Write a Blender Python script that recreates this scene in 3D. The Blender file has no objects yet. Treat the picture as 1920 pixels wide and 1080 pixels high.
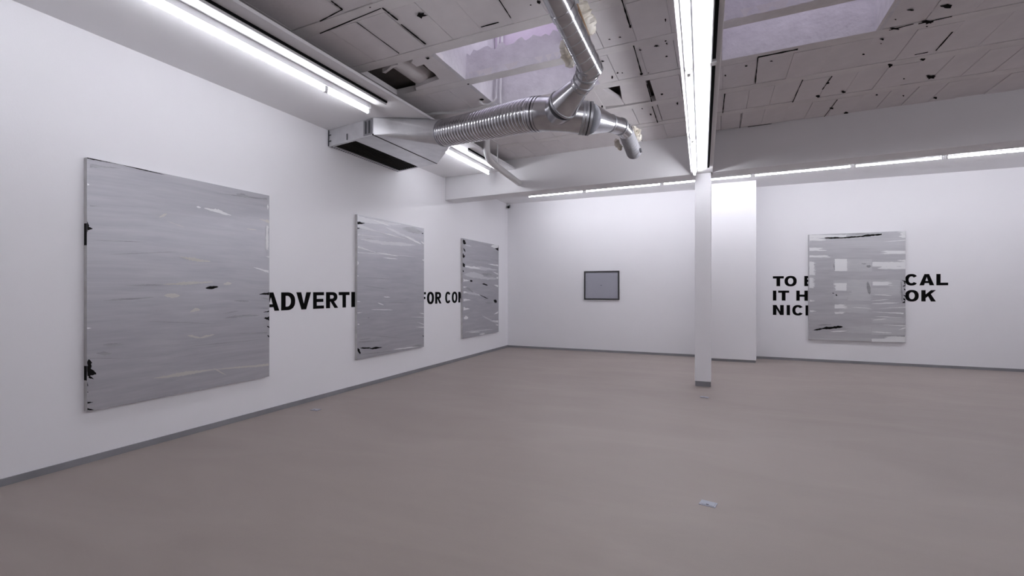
import bpy, math, random
from mathutils import Vector, Matrix
random.seed(7)
S = bpy.context.scene
COL = S.collection

# ------------------------------------------------------------------ camera, world, exposure
H = 1.45                       # eye height
FPX, CX, CY = 895.0, 960.0, 543.5
TH = math.atan(383 / 895)
FW = Vector((-math.sin(TH), math.cos(TH), 0)); RT = Vector((math.cos(TH), math.sin(TH), 0)); UP = Vector((0, 0, 1))
CAM = Vector((0, 0, H))
cd = bpy.data.cameras.new('camera'); cam = bpy.data.objects.new('camera', cd); COL.objects.link(cam)
cam.location = CAM; cam.rotation_euler = (math.pi / 2, 0, TH)
cd.sensor_width = 36; cd.lens = FPX / 1920 * 36; cd.shift_y = (CY - 540) / 1920; cd.clip_start = .05
S.camera = cam

w = bpy.data.worlds.new('dusk_sky'); S.world = w; w.use_nodes = True
w.node_tree.nodes['Background'].inputs[0].default_value = (.93, .89, 1.0, 1)
w.node_tree.nodes['Background'].inputs[1].default_value = 1.7
S.view_settings.view_transform = 'Standard'; S.view_settings.look = 'None'
S.view_settings.exposure = 0.22; S.view_settings.gamma = 1.0; S.view_settings.use_curve_mapping = False
TUBE = 54.0                    # radiance of the fluorescent tubes

def ray(px, py): return FW + RT * ((px - CX) / FPX) + UP * ((CY - py) / FPX)
def onX(px, py, x): d = ray(px, py); return CAM + d * (x / d.x)
def onY(px, py, y): d = ray(px, py); return CAM + d * (y / d.y)
def onZ(px, py, z): d = ray(px, py); return CAM + d * ((z - H) / d.z)
def atD(px, py, d): return CAM + ray(px, py) * d

# ------------------------------------------------------------------ materials
def mat(name, col, rough=.6, metal=0.0, spec=.4, noise=None, bump=0.0, bscale=60, stretch=(1, 1, 1), emit=None):
    m = bpy.data.materials.new(name); m.use_nodes = True
    nt = m.node_tree; b = nt.nodes['Principled BSDF']
    b.inputs['Base Color'].default_value = (*col, 1); b.inputs['Roughness'].default_value = rough
    b.inputs['Metallic'].default_value = metal; b.inputs['Specular IOR Level'].default_value = spec
    if emit:
        b.inputs['Emission Color'].default_value = (*emit[0], 1); b.inputs['Emission Strength'].default_value = emit[1]
    if noise or bump:
        tc = nt.nodes.new('ShaderNodeTexCoord'); mp = nt.nodes.new('ShaderNodeMapping')
        mp.inputs['Scale'].default_value = stretch
        nt.links.new(tc.outputs['Object'], mp.inputs['Vector'])
    if noise:                                  # (second colour, scale, detail, low, high)
        n = nt.nodes.new('ShaderNodeTexNoise'); n.inputs['Scale'].default_value = noise[1]; n.inputs['Detail'].default_value = noise[2]
        r = nt.nodes.new('ShaderNodeValToRGB'); e = r.color_ramp.elements
        e[0].position, e[1].position = noise[3], noise[4]
        e[0].color = (*noise[0], 1); e[1].color = (*col, 1)
        nt.links.new(mp.outputs[0], n.inputs['Vector']); nt.links.new(n.outputs['Fac'], r.inputs['Fac'])
        nt.links.new(r.outputs['Color'], b.inputs['Base Color'])
    if bump:
        n2 = nt.nodes.new('ShaderNodeTexNoise'); n2.inputs['Scale'].default_value = bscale; n2.inputs['Detail'].default_value = 4
        bp = nt.nodes.new('ShaderNodeBump'); bp.inputs['Strength'].default_value = bump; bp.inputs['Distance'].default_value = .01
        nt.links.new(mp.outputs[0], n2.inputs['Vector']); nt.links.new(n2.outputs['Fac'], bp.inputs['Height'])
        nt.links.new(bp.outputs[0], b.inputs['Normal'])
    return m

M = {}
M['wall'] = mat('wall_paint', (.88, .87, .90), .6, spec=.25, noise=((.87, .86, .89), 1.3, 3, .35, .65), bump=.05, bscale=90)
M['board'] = mat('plasterboard', (.87, .86, .88), .65, spec=.2, bump=.04, bscale=60)
M['tile'] = mat('painted_tile', (.80, .765, .78), .75, spec=.2, noise=((.74, .705, .72), 3, 5, .35, .65), bump=.25, bscale=25)
M['rib'] = mat('painted_rib', (.80, .77, .775), .75, spec=.2, noise=((.73, .70, .705), 4, 5, .35, .6), bump=.4, bscale=18)
M['cavity'] = mat('darkened_cavity', (.24, .22, .21), .9, spec=.1, noise=((.10, .085, .08), 2, 4, .35, .65))  # colour darkened so joints and open gaps read as deep shade
M['plaster'] = mat('rough_plaster', (.76, .74, .77), .8, spec=.2, noise=((.68, .66, .69), 6, 6, .35, .65), bump=1.0, bscale=14)
M['lilac'] = mat('daylight_tint_lining', (.70, .62, .72), .7, spec=.2, noise=((.64, .55, .66), 3, 4, .35, .65), bump=.2)  # lilac tint puts the cool daylight of the shaft into the colour
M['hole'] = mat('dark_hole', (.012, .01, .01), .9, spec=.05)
M['sheet'] = mat('outlet_sheet', (.74, .74, .76), .42, metal=.75, noise=((.66, .66, .68), 7, 5, .35, .65))
M['metal'] = mat('galvanised_sheet', (.60, .60, .62), .22, metal=1, noise=((.48, .48, .50), 9, 5, .35, .65), bump=.05, bscale=12)
M['flex'] = mat('aluminium_flex', (.62, .62, .64), .2, metal=1, noise=((.48, .48, .50), 12, 3, .3, .7))
M['dull'] = mat('dull_metal', (.36, .36, .38), .45, metal=.9)
M['darkmetal'] = mat('dark_metal', (.10, .10, .11), .5, metal=.6)
M['hose'] = mat('grey_hose', (.36, .36, .385), .65, metal=.0, spec=.3)
M['foam'] = mat('expanding_foam', (.78, .74, .68), .9, spec=.1, noise=((.66, .60, .50), 8, 4, .35, .6), bump=1, bscale=30)
M['wood'] = mat('raw_wood_edge', (.24, .15, .09), .8)
M['black'] = mat('matt_black', (.006, .006, .006), .8, spec=.08)
M['vinyl'] = mat('black_vinyl', (.003, .003, .003), .8, spec=.06)
M['grille'] = mat('grille_black', (.018, .015, .014), .7, spec=.2)
M['white'] = mat('white_enamel', (.80, .80, .81), .4)
M['greyenamel'] = mat('grey_enamel', (.50, .50, .52), .45)
M['pipe'] = mat('white_pipe', (.72, .71, .72), .5, spec=.3, bump=.03)
M['tube_soft'] = mat('lit_tube_soft', (.9, .9, .9), .4, emit=((.93, .94, 1.0), TUBE * .58))
M['tube'] = mat('lit_tube', (.9, .9, .9), .4, emit=((.93, .94, 1.0), TUBE))
M['skirting'] = mat('grey_skirting', (.30, .30, .32), .45, metal=.3, noise=((.24, .24, .26), 3, 3, .3, .7))
M['frame'] = mat('dark_frame', (.035, .033, .036), .45)
M['print'] = mat('grey_print', (.34, .34, .39), .42, spec=.4, noise=((.325, .325, .375), 2, 3, .3, .7))
M['canvas'] = mat('primed_canvas', (.60, .595, .60), .8, spec=.2, noise=((.50, .49, .50), 8, 4, .35, .6))
M['outlet'] = mat('outlet_plate', (.34, .35, .42), .4, metal=.4)
M['pwhite'] = mat('white_paint_stroke', (.80, .80, .81), .45)
M['pcream'] = mat('cream_paint_stroke', (.55, .535, .50), .5)
M['ppale'] = mat('pale_silver_stroke', (.62, .62, .635), .42, metal=.35, noise=((.56, .56, .585), 5, 4, .3, .7), stretch=(1, 1, 12))
M['pdark'] = mat('smoky_stroke', (.30, .295, .31), .42, metal=.45, noise=((.40, .40, .42), 6, 4, .3, .7), stretch=(1, 1, 9))
M['pblack'] = mat('black_paint_stroke', (.006, .005, .005), .7, spec=.1)

def silver(name, base, hi, ax):
    """brushed silver paint: streaks run along the canvas width (ax = stretch)"""
    m = bpy.data.materials.new(name); m.use_nodes = True; nt = m.node_tree; b = nt.nodes['Principled BSDF']
    b.inputs['Metallic'].default_value = .58; b.inputs['Specular IOR Level'].default_value = .4
    tc = nt.nodes.new('ShaderNodeTexCoord'); mp = nt.nodes.new('ShaderNodeMapping'); mp.inputs['Scale'].default_value = ax
    nt.links.new(tc.outputs['Object'], mp.inputs['Vector'])
    w0 = nt.nodes.new('ShaderNodeTexNoise'); w0.inputs['Scale'].default_value = .6; w0.inputs['Detail'].default_value = 1
    nt.links.new(tc.outputs['Object'], w0.inputs['Vector'])
    vm = nt.nodes.new('ShaderNodeVectorMath'); vm.operation = 'SCALE'; vm.inputs['Scale'].default_value = 2.2
    nt.links.new(w0.outputs['Color'], vm.inputs[0])
    va = nt.nodes.new('ShaderNodeVectorMath'); nt.links.new(mp.outputs[0], va.inputs[0]); nt.links.new(vm.outputs[0], va.inputs[1])
    n = nt.nodes.new('ShaderNodeTexNoise'); n.inputs['Scale'].default_value = 1.6; n.inputs['Detail'].default_value = 7; n.inputs['Roughness'].default_value = .6
    nt.links.new(va.outputs[0], n.inputs['Vector'])
    r = nt.nodes.new('ShaderNodeValToRGB'); e = r.color_ramp.elements
    e[0].position, e[1].position = .3, .72; e[0].color = (*base, 1); e[1].color = (*hi, 1)
    nt.links.new(n.outputs['Fac'], r.inputs['Fac']); nt.links.new(r.outputs[0], b.inputs['Base Color'])
    mr = nt.nodes.new('ShaderNodeMapRange'); mr.inputs['To Min'].default_value = .32; mr.inputs['To Max'].default_value = .52
    nt.links.new(n.outputs['Fac'], mr.inputs['Value']); nt.links.new(mr.outputs[0], b.inputs['Roughness'])
    bp = nt.nodes.new('ShaderNodeBump'); bp.inputs['Strength'].default_value = .12; bp.inputs['Distance'].default_value = .003
    nt.links.new(n.outputs['Fac'], bp.inputs['Height']); nt.links.new(bp.outputs[0], b.inputs['Normal'])
    return m
M['silverY'] = silver('silver_paint_left', (.395, .39, .425), (.485, .48, .51), (1, .8, 15))
M['silverX'] = silver('silver_paint_right', (.50, .495, .525), (.60, .595, .62), (.9, 1, 10))

def floor_mat():
    m = mat('floor_screed', (.29, .26, .25), .42, spec=.32); nt = m.node_tree; b = nt.nodes['Principled BSDF']
    tc = nt.nodes.new('ShaderNodeTexCoord')
    def nz(scale, det, st, dist=0):
        mp = nt.nodes.new('ShaderNodeMapping'); mp.inputs['Scale'].default_value = st; mp.inputs['Rotation'].default_value = (0, 0, .35)
        n = nt.nodes.new('ShaderNodeTexNoise'); n.inputs['Scale'].default_value = scale; n.inputs['Detail'].default_value = det; n.inputs['Distortion'].default_value = dist
        nt.links.new(tc.outputs['Object'], mp.inputs[0]); nt.links.new(mp.outputs[0], n.inputs['Vector']); return n
    a = nz(.9, 5, (.6, 1.6, 1), 1.0); c = nz(9, 6, (.5, 1.5, 1)); f = nz(70, 3, (1, 1, 1))
    r = nt.nodes.new('ShaderNodeValToRGB'); e = r.color_ramp.elements
    e[0].position, e[1].position = .32, .7; e[0].color = (.284, .240, .222, 1); e[1].color = (.340, .294, .270, 1)
    mx = nt.nodes.new('ShaderNodeMix'); mx.data_type = 'FLOAT'; mx.inputs[0].default_value = .3
    nt.links.new(a.outputs['Fac'], mx.inputs[2]); nt.links.new(c.outputs['Fac'], mx.inputs[3])
    m2 = nt.nodes.new('ShaderNodeMix'); m2.data_type = 'FLOAT'; m2.inputs[0].default_value = .1
    nt.links.new(mx.outputs[0], m2.inputs[2]); nt.links.new(f.outputs['Fac'], m2.inputs[3])
    nt.links.new(m2.outputs[0], r.inputs['Fac']); nt.links.new(r.outputs[0], b.inputs['Base Color'])
    mr = nt.nodes.new('ShaderNodeMapRange'); mr.inputs['To Min'].default_value = .38; mr.inputs['To Max'].default_value = .55
    nt.links.new(c.outputs['Fac'], mr.inputs['Value']); nt.links.new(mr.outputs[0], b.inputs['Roughness'])
    return m
M['floor'] = floor_mat()

def glass_mat():
    m = bpy.data.materials.new('skylight_glass'); m.use_nodes = True; nt = m.node_tree
    nt.nodes.remove(nt.nodes['Principled BSDF']); out = nt.nodes['Material Output']
    t = nt.nodes.new('ShaderNodeBsdfTransparent'); t.inputs[0].default_value = (.9, .9, .93, 1)
    g = nt.nodes.new('ShaderNodeBsdfGlossy'); g.inputs['Roughness'].default_value = .05
    x = nt.nodes.new('ShaderNodeMixShader'); x.inputs[0].default_value = .08
    nt.links.new(t.outputs[0], x.inputs[1]); nt.links.new(g.outputs[0], x.inputs[2]); nt.links.new(x.outputs[0], out.inputs[0]); return m
M['glass'] = glass_mat()

# ------------------------------------------------------------------ mesh helpers
class MB:
    def __init__(s): s.v = []; s.f = []
    def add(s, vs, fs):
        o = len(s.v); s.v += [tuple(v) for v in vs]; s.f += [tuple(i + o for i in f) for f in fs]; return s
    def hexa(s, b, t):                         # bottom 4 (ccw seen from above), top 4
        return s.add(list(b) + list(t), [(3, 2, 1, 0), (4, 5, 6, 7), (0, 1, 5, 4), (1, 2, 6, 5), (2, 3, 7, 6), (3, 0, 4, 7)])
    def box(s, x0, x1, y0, y1, z0, z1, sh=0.0):
        q = [(x0, y0), (x1, y0), (x1, y1), (x0, y1)]
        return s.hexa([(x, y - sh * x, z0) for x, y in q], [(x, y - sh * x, z1) for x, y in q])
    def prism(s, pts, z0, z1):                 # polygon in xy
        n = len(pts)
        a = sum(pts[i][0] * pts[(i + 1) % n][1] - pts[(i + 1) % n][0] * pts[i][1] for i in range(n))
        if a < 0: pts = pts[::-1]
        vs = [(p[0], p[1], z0) for p in pts] + [(p[0], p[1], z1) for p in pts]
        return s.add(vs, [tuple(range(n - 1, -1, -1)), tuple(range(n, 2 * n))] + [(i, (i + 1) % n, n + (i + 1) % n, n + i) for i in range(n)])
    def sweep(s, pts, rad, n=20, caps=True):
        pts = [Vector(p) for p in pts]; N = len(pts)
        if not hasattr(rad, '__len__'): rad = [rad] * N
        T = []
        for i in range(N):
            a = pts[max(i - 1, 0)]; b = pts[min(i + 1, N - 1)]; d = b - a
            T.append(d.normalized() if d.length > 1e-9 else (T[-1] if T else Vector((0, 0, 1))))
        u = T[0].orthogonal().normalized(); vs = []; fs = []
        for i in range(N):
            u = (u - T[i] * u.dot(T[i])).normalized(); v = T[i].cross(u)
            for k in range(n):
                a = 2 * math.pi * k / n; vs.append(pts[i] + (u * math.cos(a) + v * math.sin(a)) * rad[i])
        for i in range(N - 1):
            for k in range(n):
                fs.append((i * n + k, i * n + (k + 1) % n, (i + 1) * n + (k + 1) % n, (i + 1) * n + k))
        if caps: fs.append(tuple(range(n - 1, -1, -1))); fs.append(tuple((N - 1) * n + k for k in range(n)))
        return s.add(vs, fs)
    def build(s, name, m, parent=None, smooth=False, bevel=0, org=None):
        if org is not None: s.v = [tuple(Vector(v) - Vector(org)) for v in s.v]
        me = bpy.data.meshes.new(name); me.from_pydata(s.v, [], s.f); me.update()
        me.materials.append(M[m] if isinstance(m, str) else m)
        if smooth:
            for p in me.polygons: p.use_smooth = True
            try: me.set_sharp_from_angle(angle=math.radians(40))
            except Exception: pass
        o = bpy.data.objects.new(name, me); COL.objects.link(o)
        if org is not None: o.location = org
        if parent is not None:
            o.parent = parent; o.matrix_parent_inverse = inv(parent)
        if bevel:
            b = o.modifiers.new('bevel', 'BEVEL'); b.width = bevel; b.segments = 2; b.limit_method = 'ANGLE'
        return o
def inv(p):
    m = Matrix.Identity(4); q = p
    while q is not None:
        m = Matrix.LocRotScale(q.location, q.rotation_euler, q.scale) @ q.matrix_parent_inverse.inverted() @ m if False else m
        q = q.parent
    return world_of(p).inverted()
def world_of(o):
    m = Matrix.LocRotScale(o.location, o.rotation_euler, o.scale)
    return m if o.parent is None else world_of(o.parent) @ o.matrix_parent_inverse @ m
def thing(name, loc, label, cat, group=None):
    o = bpy.data.objects.new(name, None); COL.objects.link(o); o.location = loc; o.empty_display_size = .1
    o['label'] = label; o['category'] = cat
    if group: o['group'] = group
    return o
def struct(o, label, cat):
    o['kind'] = 'structure'; o['label'] = label; o['category'] = cat; return o
def lerp(a, b, t): return a + (b - a) * t

# ------------------------------------------------------------------ the room
XL, XR, YF, YB, YB2 = -4.85, 6.8, -3.2, 11.06, 11.30
ZC, ZS, ZB = 3.80, 3.62, 3.20      # tile ceiling, plasterboard soffits, beam undersides
TOPZ = 4.02
struct(MB().box(XL - .2, XR + .2, YF - .2, YB2 + .3, -.15, 0).build('floor', 'floor'), 'brownish grey screed floor with faint trowel swirls', 'floor')
struct(MB().box(XL - .2, XL, YF - .2, YB2 + .3, 0, TOPZ).build('wall_left', 'wall'), 'long white gallery wall on the left with three silver paintings', 'wall')
struct(MB().box(XL, .45, YB, YB2 + .3, 0, TOPZ).build('wall_back', 'wall'), 'white back wall holding the small dark framed picture', 'wall')
struct(MB().box(.45, XR, YB2, YB2 + .3, 0, TOPZ).build('wall_back_right', 'wall'), 'white wall set further back behind the three-line lettering', 'wall')
struct(MB().box(XR, XR + .2, YF - .2, YB2 + .3, 0, TOPZ).build('wall_right', 'wall'), 'plain white side wall at the right end of the room', 'wall')
struct(MB().box(XL, XR, YF - .2, YF, 0, TOPZ).build('wall_front', 'wall'), 'plain white wall behind the viewer', 'wall')
PX0, PX1, PY = -.22, onY(1418, 600, 10.60).x, 10.60
struct(MB().box(PX0, PX1, PY, YB2 + .2, .05, ZS + .05).build('wall_pilaster', 'wall', bevel=.004), 'broad white pilaster projecting from the back wall beyond the column', 'pilaster')
def base(name, x0, x1, y0, y1, z, label):
    return struct(MB().box(x0, x1, y0, y1, 0, z).build(name, 'skirting'), label, 'baseboard')
base('baseboard_left', XL, XL + .012, YF, YB, .055, 'thin grey skirting strip along the left wall')
base('baseboard_back', XL + .012, PX0, YB - .012, YB, .05, 'thin grey skirting strip under the back wall')
base('baseboard_pilaster', PX0 - .0, PX1 - .012, PY + .012, PY + .1, .05, 'recessed grey strip under the white pilaster')
base('baseboard_right', PX1, XR, YB2 - .012, YB2, .05, 'thin grey skirting strip below the lettered wall at right')

# back cross beam (slightly skewed to the room) and lowered ceiling behind it
SB = .0684
def by(x): return 7.70 - SB * x
b = MB(); q = [(XL, by(XL)), (XR, by(XR)), (XR, by(XR) + .41), (XL, by(XL) + .41)]
b.hexa([(x, y, ZB) for x, y in q], [(x, y, TOPZ) for x, y in q])
struct(b.build('trim_1', 'board', bevel=.004), 'white boxed beam crossing the room below the ceiling in front of the back wall', 'beam')
b = MB(); q = [(XL, by(XL) + .41), (XR, by(XR) + .41), (XR, YB2 + .2), (XL, YB2 + .2)]
b.hexa([(x, y, ZS) for x, y in q], [(x, y, TOPZ) for x, y in q])
struct(b.build('ceiling_back', 'board'), 'white plasterboard ceiling strip between the cross beam and the back wall', 'ceiling')
# left soffit
XS = -3.335
struct(MB().box(XL, XS, YF, by(XS) + .02, ZS, ZS + .03).build('ceiling_left', 'board'), 'white plasterboard soffit running above the left wall', 'ceiling')
struct(MB().box(XS - .32, XS - .25, YF, by(XS), ZS + .03, ZS + .15).build('trim_2', 'cavity'), 'darkened joist hidden above the left soffit', 'joist')
struct(MB().box(XR - 1.5, XR, YF, by(XR - 1.5) + .02, ZS, ZS + .03).build('ceiling_right', 'board'), 'white plasterboard soffit above the right side wall, mirrored from the left', 'ceiling')
# central beam
cl0, cl1 = onZ(1263, 0, ZB), onZ(1295, 321, ZB); cr0, cr1 = onZ(1360, 0, ZB), onZ(1336.5, 321, ZB)
def ext(a, b_, y): t = (y - a.y) / (b_.y - a.y); return a + (b_ - a) * t
CLa, CLb, CRa, CRb = ext(cl0, cl1, YF), ext(cl0, cl1, 7.80), ext(cr0, cr1, YF), ext(cr0, cr1, 7.80)
b = MB(); q = [CLa, CRa, CRb, CLb]
b.hexa([(p.x, p.y, ZB) for p in q], [(p.x, p.y, ZC - .004) for p in q])
struct(b.build('trim_3', 'board', bevel=.004), 'white boxed beam running overhead from the viewer to the column', 'beam')
def cbx(y, f): a = ext(cl0, cl1, y); c = ext(cr0, cr1, y); return lerp(a.x, c.x, f)     # x across the beam underside

# tiled ceiling: row grid sheared like the cross beam
SH = .05; Y0, PITCH, TL = 3.16, .775, .635
def ys(k): return Y0 + PITCH * k
WY0, WY1 = ys(1), ys(2) + TL                       # skylight wells span rows 1 and 2
WELL = [(-2.575, -1.22), (.055, 1.33)]
b = MB(); zs0, zs1 = 3.93, TOPZ
b.box(XL, XR, YF - .3, WY0 - .05, zs0, zs1, SH); b.box(XL, XR, WY1 + .05, 8.2, zs0, zs1, SH)
for x0, x1 in ((XL, WELL[0][0] - .05), (WELL[0][1] + .05, WELL[1][0] - .05), (WELL[1][1] + .05, XR)): b.box(x0, x1, WY0 - .05, WY1 + .05, zs0, zs1, SH)
ceil = struct(b.build('ceiling', 'cavity'), 'old white-painted ceiling of hollow tiles between flat ribs, chipped and gapped', 'ceiling')
def part(mb, name, m, parent=ceil, **k): return mb.build(name, m, parent, **k)
part(MB().box(XS - .3, XR, YF, ys(-1) - .14, ZC, ZC + .06, SH), 'ceiling_field', 'tile')
for k in range(-2, 6):                             # flat ribs
    part(MB().box(-4.6, XR, ys(k) + TL + .003, ys(k + 1) - .003, ZC - .002, ZC + .07, SH) if k < 5 else MB().box(XS - .3, -.3, ys(k) + TL, ys(k) + TL + .08, ZC, ZC + .07, SH), 'rib', 'rib')
tile_cache = {}
def tile(x0, x1, k, gap):
    key = (round(x1 - x0, 3), gap)
    dz = random.uniform(-.004, .004); xc = (x0 + x1) / 2
    if key not in tile_cache:
        wv = (x1 - x0 - gap) / 2; g2 = .004
        q = [(-wv, g2), (wv, g2), (wv, TL - g2), (-wv, TL - g2)]
        mb = MB().hexa([(x, y - SH * x, 0) for x, y in q], [(x, y - SH * x, .06) for x, y in q])
        o = mb.build('ceiling_tile', 'tile', ceil); tile_cache[key] = o.data
    else:
        o = bpy.data.objects.new('ceiling_tile', tile_cache[key]); COL.objects.link(o); o.parent = ceil
    o.location = (xc, ys(k) - SH * xc, ZC + dz)
def in_well(x0, x1, k): return k in (1, 2) and any(x1 > a + .02 and x0 < b_ - .02 for a, b_ in WELL)
GAPS = (.002, .002, .004, .006, .009)
def broken(px):
    return [(p.x, p.y) for p in (onZ(x, y, ZC) for x, y in px)]
for k in range(-1, 6):
    x = -3.217 - .316 * 3
    for n in range(-3, 10):                        # left of the central beam
        x0 = -3.217 + .316 * n; x1 = x0 + .316
        if n == 9: x1 = -.12
        if k in (1, 2):
            if n == 2: x1 = x0 + .316 if False else WELL[0][0]; x0 = x0 if x0 < x1 - .05 else None
            if x0 is None: continue
            if n == 1 and k == 1: x1 = WELL[0][0]
            if n == 2: continue
            if n == 6: x0 = WELL[0][1]
        if in_well(x0, x1, k): continue
        if k == 1 and n in (-1, 0, 1): continue    # collapsed tiles, modelled below
        if k == 3 and n in (6, 7): continue
        if k == 5 and n > 3 and False: continue
        tile(x0, x1, k, random.choice(GAPS))
    st, pw = {3: (.388, .322), 4: (.093, .264), 5: (.323, .263)}.get(k, (.388, .322))
    n0 = -2
    for n in range(n0, 30):                        # right of the central beam
        x0 = st + pw * n; x1 = x0 + pw
        if x0 < -.11: x0 = -.11
        if x1 <= -.02: continue
        if x1 > XR: break
        if k in (1, 2):
            if x0 < WELL[1][0]: 
                x1 = min(x1, WELL[1][0])
                if x1 - x0 < .05: continue
            if x0 < WELL[1][1] < x1: x0 = WELL[1][1]
        if in_well(x0, x1, k): continue
        tile(x0, x1, k, random.choice(GAPS))
# broken tiles
def z2(*ps): return [(600 + x * 400 / 1920, y * 225 / 1080) for x, y in ps]
def z3(*ps): return [(960 + x * 400 / 1920, y * 225 / 1080) for x, y in ps]
part(MB().prism(broken(z2((845, 525), (820, 565), (870, 602), (935, 580), (985, 630), (1030, 660), (1072, 712), (860, 790), (870, 835), (1300, 725), (1035, 478))), ZC + .001, ZC + .05), 'broken_tile', 'tile')
part(MB().prism(broken(z2((600, 640), (640, 600), (700, 590), (590, 670), (560, 660))), ZC + .01, ZC + .05), 'broken_tile', 'tile')
c = MB(); p0 = onZ(680, 148, ZC); p1 = onZ(760, 172, ZC)      # rounded hollow block seen in the gap
vs = []
for i in range(9):
    a = math.pi * i / 8
    vs += [(-3.12 + .15 * math.cos(a), ys(1) + .155 + .02, ZC + .12 - .085 * math.sin(a)), (-3.12 + .15 * math.cos(a), ys(1) + TL + .155, ZC + .12 - .085 * math.sin(a))]
part(c.add(vs, [(2 * i, 2 * i + 1, 2 * i + 3, 2 * i + 2) for i in range(8)]), 'hollow_block', 'rib', smooth=True)
part(MB().prism(broken(z3((600, 830), (815, 800), (985, 905), (1010, 942), (720, 972), (560, 985))), ZC + .001, ZC + .05), 'broken_tile', 'tile')
part(MB().prism(broken(z3((970, 768), (1200, 728), (1255, 905), (1020, 942), (992, 905))), ZC + .004, ZC + .05), 'broken_tile', 'tile')
# chips and open gaps in the tiles
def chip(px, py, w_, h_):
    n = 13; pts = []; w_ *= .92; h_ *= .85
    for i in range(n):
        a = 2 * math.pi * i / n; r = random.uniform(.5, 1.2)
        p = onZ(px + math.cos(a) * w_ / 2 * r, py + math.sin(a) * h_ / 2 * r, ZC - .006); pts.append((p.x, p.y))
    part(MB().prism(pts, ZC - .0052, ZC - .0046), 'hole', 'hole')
CH = [(694, 14, 4, 3), (789, 29, 24, 14), (802, 110, 7, 5), (903, 187, 9, 5), (878, 158, 4, 3), (995, 10, 5, 3), (1010, 4, 9, 9), (1182, 50, 6, 8), (1143, 74, 5, 3), (1162, 70, 6, 3),
      (1248, 38, 4, 8), (1248, 77, 5, 4), (1250, 82, 4, 4), (1231, 86.5, 12, 4), (1200, 94, 6, 3), (1250, 106, 6, 4), (1130, 115, 8, 4), (1148, 145, 4, 8), (1158, 137, 4, 4),
      (1167, 137, 3, 3), (1203, 139, 8, 5), (1216, 137, 3, 2), (1241, 177, 7, 4), (1220, 181, 4, 4), (1270, 194, 4, 7), (1220, 215, 5, 5), (1204, 204, 3, 3), (1129, 200, 4, 7),
      (1360, 142, 4, 5), (1399, 124, 6, 3), (1446, 115, 6, 3), (1619, 102, 6, 5), (1654, 74, 9, 4), (1652, 82, 3, 3), (1679, 37, 5, 3), (1678, 54, 24, 6), (1741, 42, 26, 9), (1738, 50, 5, 3),
      (1669, 123, 10, 9), (1552, 156, 9, 6), (1581, 173, 9, 6), (1534, 181, 10, 6), (1745, 145, 22, 9), (1644, 178, 5, 4), (1560, 203, 9, 5), (1586, 212, 10, 5), (1754, 184, 11, 5),
      (1695, 148, 4, 3), (1730, 112, 12, 6), (1708, 19, 16, 4), (1694, 180, 4, 3), (1775, 12, 30, 12)]
for a in CH: chip(*a)
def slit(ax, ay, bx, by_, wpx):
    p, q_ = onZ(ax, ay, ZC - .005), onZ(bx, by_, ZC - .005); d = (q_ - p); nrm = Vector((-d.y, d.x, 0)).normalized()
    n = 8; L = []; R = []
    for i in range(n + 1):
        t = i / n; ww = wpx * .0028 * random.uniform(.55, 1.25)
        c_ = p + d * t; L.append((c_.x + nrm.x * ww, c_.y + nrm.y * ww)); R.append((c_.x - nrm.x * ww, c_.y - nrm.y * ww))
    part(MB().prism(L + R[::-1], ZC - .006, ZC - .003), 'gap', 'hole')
for a in [(1421, 107.5, 1496, 92.5, 5), (1421, 108, 1416, 157, 2), (1402, 238, 1447, 232, 2.5), (1667, 57, 1713, 45, 2), (1722, 45, 1785, 31, 2), (1359, 176, 1355, 212, 2),
          (717, 15, 746, 38, 2.6), (752, 46, 798, 83, 2.6), (621, 2, 642, 18, 2.6), (902, 51, 935, 42, 2), (1166, 0, 1182, 52, 2.2), (1188, 86, 1203, 139, 2), (669, 42, 748, 100, 1.2),
          (600, 63, 714, 16, 1.6), (600, 40, 642, 18, 1.5), (1223, 200, 1233, 230, 2), (936, 0, 958, 34, 1.4), (1755, 95, 1786, 60, 2.2), (1715, 103, 1740, 98, 2), (1505, 150, 1486, 192, 1.5),
          (1560, 143, 1542, 168, 1.6), (1570, 187, 1544, 221, 1.5), (1213, 158, 1222, 191, 2), (1196, 241, 1204, 265, 1.6), (1390, 213, 1387, 240, 1.2)]: slit(*a)

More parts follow.
